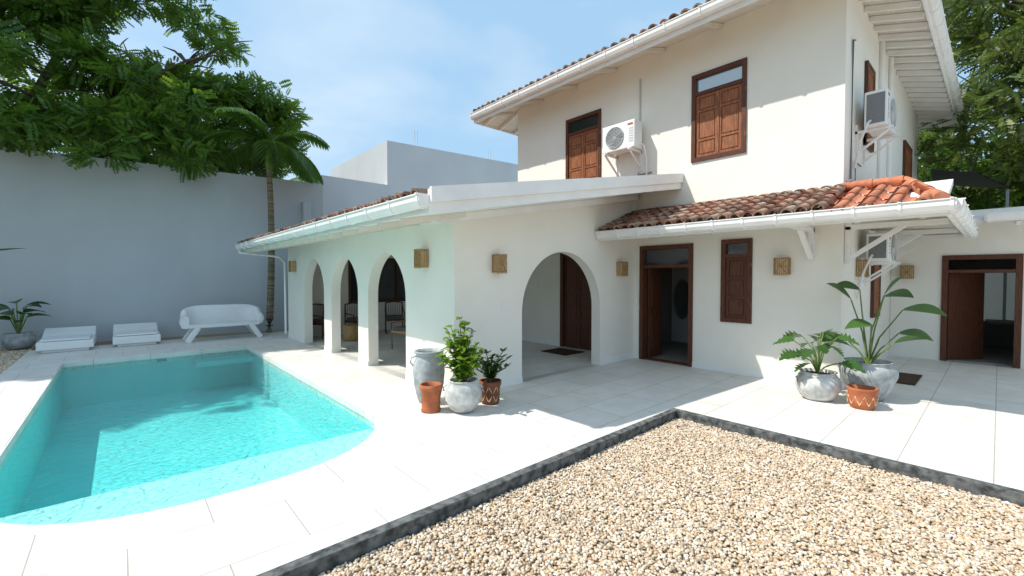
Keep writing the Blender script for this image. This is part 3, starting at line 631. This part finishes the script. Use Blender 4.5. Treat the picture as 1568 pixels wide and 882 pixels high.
def farplant(c,z0,nl,L):
    e=empty('potted_banana_plant'); mb=MB()
    mb.lathe(*c,[(0,0),(.2,0),(.27,.1),(.29,.25),(.25,.33),(.27,.36),(.24,.36),(.2,.3)],24,'pot_grey'); mb.disc(*c,.31,.22,16,'soil'); mb.finish('pot',e); mb=MB()
    for i in range(nl):
        a=i*2.4; h=random.uniform(.3,.85); sp=.14; tp=Vector((c[0]+sp*math.cos(a),c[1]+sp*math.sin(a),.33+h)); mb.tube([(*c,.3),tp],.012,5,'stem')
        mb.leaf(tp,(math.cos(a),math.sin(a),.35),L,.26,.35,'leaf_dark',seg=8,roll=.3)
    mb.finish('foliage',e)
farplant((-1.85,15.6),0,11,.46); farplant((-2.75,15.2),0,5,.4)
e=empty('banana_plant'); mb=MB(); mb.tube([(-3.0,13.4,0),(-2.8,13.4,1.2),(-2.65,13.4,2.0)],[.05,.04,.02],7,'stem'); mb.leaf((-2.6,13.4,2.0),(1,-.1,.35),1.25,.34,.1,'leaf_dark',seg=10); mb.leaf((-2.7,13.4,1.8),(-.4,-.6,.9),1.2,.34,.4,'leaf_mid',seg=10); mb.leaf((-2.8,13.4,1.6),(-1,.2,.9),1.2,.34,.4,'leaf_mid',seg=10); mb.finish('plant',e)
mb=MB(); mb.box(7.1,7.75,6.2,6.95,.003,.018,'mat_brown'); mb.finish('doormat')
mb=MB(); mb.box(9.2,10.2,.85,1.4,.003,.02,'mat_brown'); mb.finish('doormat')
# ------------------------------------------------------------------ rattan furniture in arcade
def chair(cx,cy,ang,mat='rattan'):
    mb=MB(); M=Matrix.Translation((cx,cy,0))@Matrix.Rotation(ang,4,'Z'); T=lambda x,y,z:M@Vector((x,y,z))
    for sx in (-1,1):
        mb.tube([T(sx*.26,-.25,0),T(sx*.27,-.26,.62),T(sx*.27,.2,.64),T(sx*.25,.28,.9)],.018,7,mat); mb.tube([T(sx*.26,.27,0),T(sx*.25,.28,.9)],.018,7,mat)
    mb.tube([T(-.25,.28,.9),T(0,.33,.93),T(.25,.28,.9)],.018,7,mat)
    for k in range(9): x=-.22+k*.055; mb.tube([T(x,.28,.42),T(x,.30,.9)],.007,5,mat)
    V=[T(x,y,z) for z in (.38,.44) for x,y in ((-.27,-.27),(.27,-.27),(.27,.28),(-.27,.28))]; mb.hexa(V,mat)
    V=[T(x,y,z) for z in (.441,.52) for x,y in ((-.23,-.24),(.23,-.24),(.23,.22),(-.23,.22))]; mb.hexa(V,'fabric')
    mb.finish('rattan_chair')
chair(5.05,9.35,-1.3); chair(5.1,12.4,.1,'wood_dark'); chair(4.2,12.6,.4,'wood_dark'); chair(6.2,12.3,-.4,'wood_dark')
mb=MB(); mb.lathe(4.62,11.55,[(0,0),(.22,0),(.25,.1),(.26,.3),(.24,.42),(.22,.42),(.2,.3)],24,'rattan'); 
for z in np.arange(.03,.42,.05): mb.lathe(4.62,11.55,[(.24,z),(.272,z+.015),(.24,z+.03)],24,'rattan')
mb.disc(4.62,11.55,.40,.21,20,'fabric'); mb.finish('wicker_basket')
# ------------------------------------------------------------------ trees
def spray_template(k=7):
    Q=[]
    for i in range(k):
        s=.15+.8*i/(k-1); l=.30*(1-.5*abs(s-.5)); 
        for sg in (-1,1):
            dx,dy=.35,sg*.94; b=np.array([s,0,-.12*s*s]); tip=b+np.array([dx*l,dy*l,-.06]); mid=(b+tip)/2; w=np.array([-dy,dx,0])*l*.30
            Q.append([b,mid+w,tip,mid-w])
    return np.array(Q)
def foliage(name,clumps,per,size,mat,parent,flat=.5):
    T=spray_template(); out=[]
    for (cx,cy,cz,r) in clumps:
        n=int(per*r*r) ; 
        d=rng.normal(size=(n,3)); d/=np.linalg.norm(d,axis=1)[:,None]
        rad=r*rng.uniform(.35,1,n)**.6
        P0=np.array([cx,cy,cz])+d*rad[:,None]*np.array([1,1,flat])
        X=d*np.array([1,1,.4])+rng.normal(size=(n,3))*.6+np.array([0,0,-.15]); X/=np.linalg.norm(X,axis=1)[:,None]
        Z=np.array([0,0,1.])+rng.normal(size=(n,3))*.6; Y=np.cross(Z,X); Y/=np.linalg.norm(Y,axis=1)[:,None]; Z=np.cross(X,Y)
        M=np.stack([X,Y,Z],-1)*(size*rng.uniform(.6,1.3,n))[:,None,None]
        V=np.einsum('nij,kvj->nkvi',M,T)+P0[:,None,None,:]
        out.append(V.reshape(-1,3))
    V=np.concatenate(out); F=np.arange(len(V)).reshape(-1,4)
    return np_mesh(name,V,F,mat,False,parent)
def limbs(mb,base,tips,r0,mat='bark'):
    base=Vector(base)
    for t in tips:
        t=Vector(t); pts=[base]; 
        for k in range(1,6):
            q=k/5; p_=base.lerp(t,q); p_.z=base.z+(t.z-base.z)*(q**.7); p_+=Vector((random.uniform(-.15,.15),random.uniform(-.15,.15),random.uniform(-.1,.1)))*(1 if k<5 else 0); pts.append(p_)
        mb.tube(pts,[r0*(1-.16*k) for k in range(6)],7,mat)
        for k in range(2,6):
            for _ in range(3):
                dd=Vector((random.uniform(-1,1),random.uniform(-1,1),random.uniform(-.1,.7))); mb.tube([pts[k],pts[k]+dd*.7+Vector((0,0,.1)),pts[k]+dd*1.5],[r0*.3,r0*.18,r0*.06],5,mat)
tree=empty('rain_tree'); cl=[]
def xmax(z): return np.interp(z,[4.5,5.5,7,8.5,10,11.5,13,15],[3.0,4.0,4.5,4.5,3.6,2.4,1.5,0])
while len(cl)<255:
    z=random.uniform(5.2,13.2); y=random.uniform(16.8,21); x=random.uniform(-12.5,xmax(z)*(y/18))
    cl.append((x,y,z,random.uniform(.45,1.05)))
for q in range(26):
    x=random.uniform(-5,2.2); cl.append((x,random.uniform(14.9,16.6),random.uniform(5.0,7.2),random.uniform(.4,.75)))
for q in range(16): cl.append((random.uniform(2.4,4.6),random.uniform(17,18.2),random.uniform(5.4,8.2),random.uniform(.5,.8)))
cl+= [(-.35,15.0,4.75,.5),(1.4,15.2,4.9,.4),(-1.9,14.8,5.2,.55),(-3.0,14.5,5.2,.6),(.3,15.2,5.3,.5)]
foliage('foliage',cl,180,.40,'leaf_tree',tree,.45)
mb=MB(); mb.tube([(-3,19,-.1),(-2.8,19,2),(-2.6,18.8,4.2)],[.5,.4,.36],12,'bark')
tips=[(-9,18,8),(-6,20,11),(-3,18,12),(0,19,11),(2.6,18,9.5),(3.4,18,7.2),(.5,16.5,7),(-5,16.5,7),(-1.5,16.2,6.2),(1.6,17,8.4),(-8,17,10)]
limbs(mb,(-2.6,18.8,4.0),tips,.17); mb.finish('trunk',tree)
tree=empty('mango_tree'); cl=[]
while len(cl)<190:
    x=random.uniform(15,24); y=random.uniform(-5,(.075*x-.6) if x<18.5 else 2.2); z=random.uniform(4.4,12); cl.append((x,y,z,random.uniform(.5,1.0)))
for q in range(18): cl.append((random.uniform(12.5,16),random.uniform(-1.6,.1),random.uniform(4.6,8.5),random.uniform(.35,.6)))
foliage('foliage',cl,105,.40,'leaf_tree_b',tree,.6)
mb=MB(); mb.tube([(20,-3,-.1),(20,-2.9,2),(19.8,-2.6,4.2)],[.35,.3,.26],10,'bark')
limbs(mb,(19.8,-2.6,4.0),[(14,-.7,7.5),(17,-1,9),(20,0,10.5),(22,-4,10),(17,-4,8),(18,.2,6.5)],.14); mb.finish('trunk',tree)
hg=[]
for q in range(80): hg.append((random.uniform(20,27),random.uniform(-7,3),random.uniform(2.6,6),random.uniform(.7,1.1)))
for q in range(50): hg.append((random.uniform(-16,3),random.uniform(21,26),random.uniform(4,8.5),random.uniform(.8,1.3)))
foliage('distant_trees',hg,55,.7,'leaf_tree',None,.8)
# palms
def palm(name,x,y,h,r,nf,L,leafL,lw):
    e=empty(name); mb=MB(); pts=[];rad=[]
    for k in range(13): t=k/12; pts.append((x+.10*math.sin(t*2.5),y,h*t)); rad.append(r*(1.25-.35*t))
    mb.tube(pts,rad,12,'palm_bark'); tx=pts[-1][0]
    for k in range(1,24): z=h*k/24; xx=x+.10*math.sin(k/24*2.5); mb.lathe(xx,y,[(r*(1.25-.35*k/24)*1.0,z-.012),(r*(1.25-.35*k/24)*1.1,z),(r*(1.25-.35*k/24)*1.0,z+.012)],12,'bark')
    mb.tube([(tx,y,h),(tx,y,h+.35),(tx,y,h+.75)],[r*1.15,r*1.1,r*.5],10,'palm_shaft'); mb.finish('trunk',e)
    mb=MB()
    for i in range(nf):
        a=i*2.39996+.4; el=math.radians(random.uniform(20,78)); d=Vector((math.cos(a)*math.cos(el),math.sin(a)*math.cos(el),math.sin(el)))
        p_=Vector((tx,y,h+.65)); pts=[p_.copy()]; S=14
        for k in range(S):
            d=(d+Vector((0,0,-.15))).normalized(); p_=p_+d*L/S; pts.append(p_.copy())
        mb.tube(pts,[.02*(1-k/(S+1)) for k in range(S+1)],5,'palm_shaft')
        for k in range(2,S+1):
            dd=(pts[k]-pts[k-1]).normalized(); side=dd.cross(Vector((0,0,1))).normalized(); t=k/S; ll=leafL*math.sin(math.pi*(.18+.72*t))
            for sg in (-1,1):
                for q in (0,.5): mb.leaf(pts[k-1].lerp(pts[k],q),side*sg+dd*.7+Vector((0,0,.25)),ll,lw,.6,'leaf_palm',seg=4)
    mb.finish('fronds',e)
palm('palm_tree',3.35,14.9,4.95,.085,12,2.0,.7,.10)
palm('palm_tree',8.2,25.5,6.0,.12,12,1.8,.5,.06)
# ------------------------------------------------------------------ world, sun, camera
w=bpy.data.worlds.new('World'); sc.world=w; w.use_nodes=True; nt=w.node_tree; bg=nt.nodes['Background']
sky=nt.nodes.new('ShaderNodeTexSky'); sky.sky_type='NISHITA'; sky.sun_disc=False
sdir=Vector((-.637,.44,1)).normalized(); el=math.asin(sdir.z)
sky.sun_elevation=el; sky.sun_rotation=math.atan2(sdir.x,sdir.y)%(2*math.pi); sky.air_density=1.0; sky.dust_density=2.0; sky.ozone_density=1.2
hz=nt.nodes.new('ShaderNodeMix'); hz.data_type='RGBA'; hz.inputs[0].default_value=.75; hz.inputs[7].default_value=(3.15,5.1,7.0,1); nt.links.new(sky.outputs[0],hz.inputs[6])
tc=nt.nodes.new('ShaderNodeTexCoord'); mp=nt.nodes.new('ShaderNodeMapping'); mp.inputs['Scale'].default_value=(1.2,1.2,3)
nt.links.new(tc.outputs['Generated'],mp.inputs[0])
n=nt.nodes.new('ShaderNodeTexNoise'); n.inputs['Scale'].default_value=1.8; n.inputs['Detail'].default_value=6; n.inputs['Roughness'].default_value=.5; n.inputs['Distortion'].default_value=.4
nt.links.new(mp.outputs[0],n.inputs['Vector'])
r=ramp(nt,n.outputs['Fac'],[(.40,(0,0,0)),(.85,(.7,.7,.7))])
mx=nt.nodes.new('ShaderNodeMix'); mx.data_type='RGBA'; nt.links.new(r.outputs[0],mx.inputs[0]); nt.links.new(hz.outputs[2],mx.inputs[6]); mx.inputs[7].default_value=(6.6,7.1,7.5,1)
nt.links.new(mx.outputs[2],bg.inputs['Color']); bg.inputs['Strength'].default_value=.15
sl_=bpy.data.lights.new('sun','SUN'); sl_.energy=4.9; sl_.angle=math.radians(.53); sl_.color=(1,.955,.88)
so=bpy.data.objects.new('sun',sl_); COL.objects.link(so); so.rotation_euler=(-sdir).to_track_quat('-Z','Y').to_euler(); so.location=(0,0,20)
cam=bpy.data.cameras.new('camera'); co=bpy.data.objects.new('camera',cam); COL.objects.link(co); cam.sensor_width=36; cam.lens=15.34; cam.clip_end=1000; cam.clip_start=.05
co.location=(0,0,1.7); pt=math.radians(1.46)
co.rotation_euler=Vector((.667*math.cos(pt),.745*math.cos(pt),-math.sin(pt))).to_track_quat('-Z','Y').to_euler()
sc.camera=co
sc.view_settings.view_transform='Standard'; sc.view_settings.look='None'; sc.view_settings.exposure=0
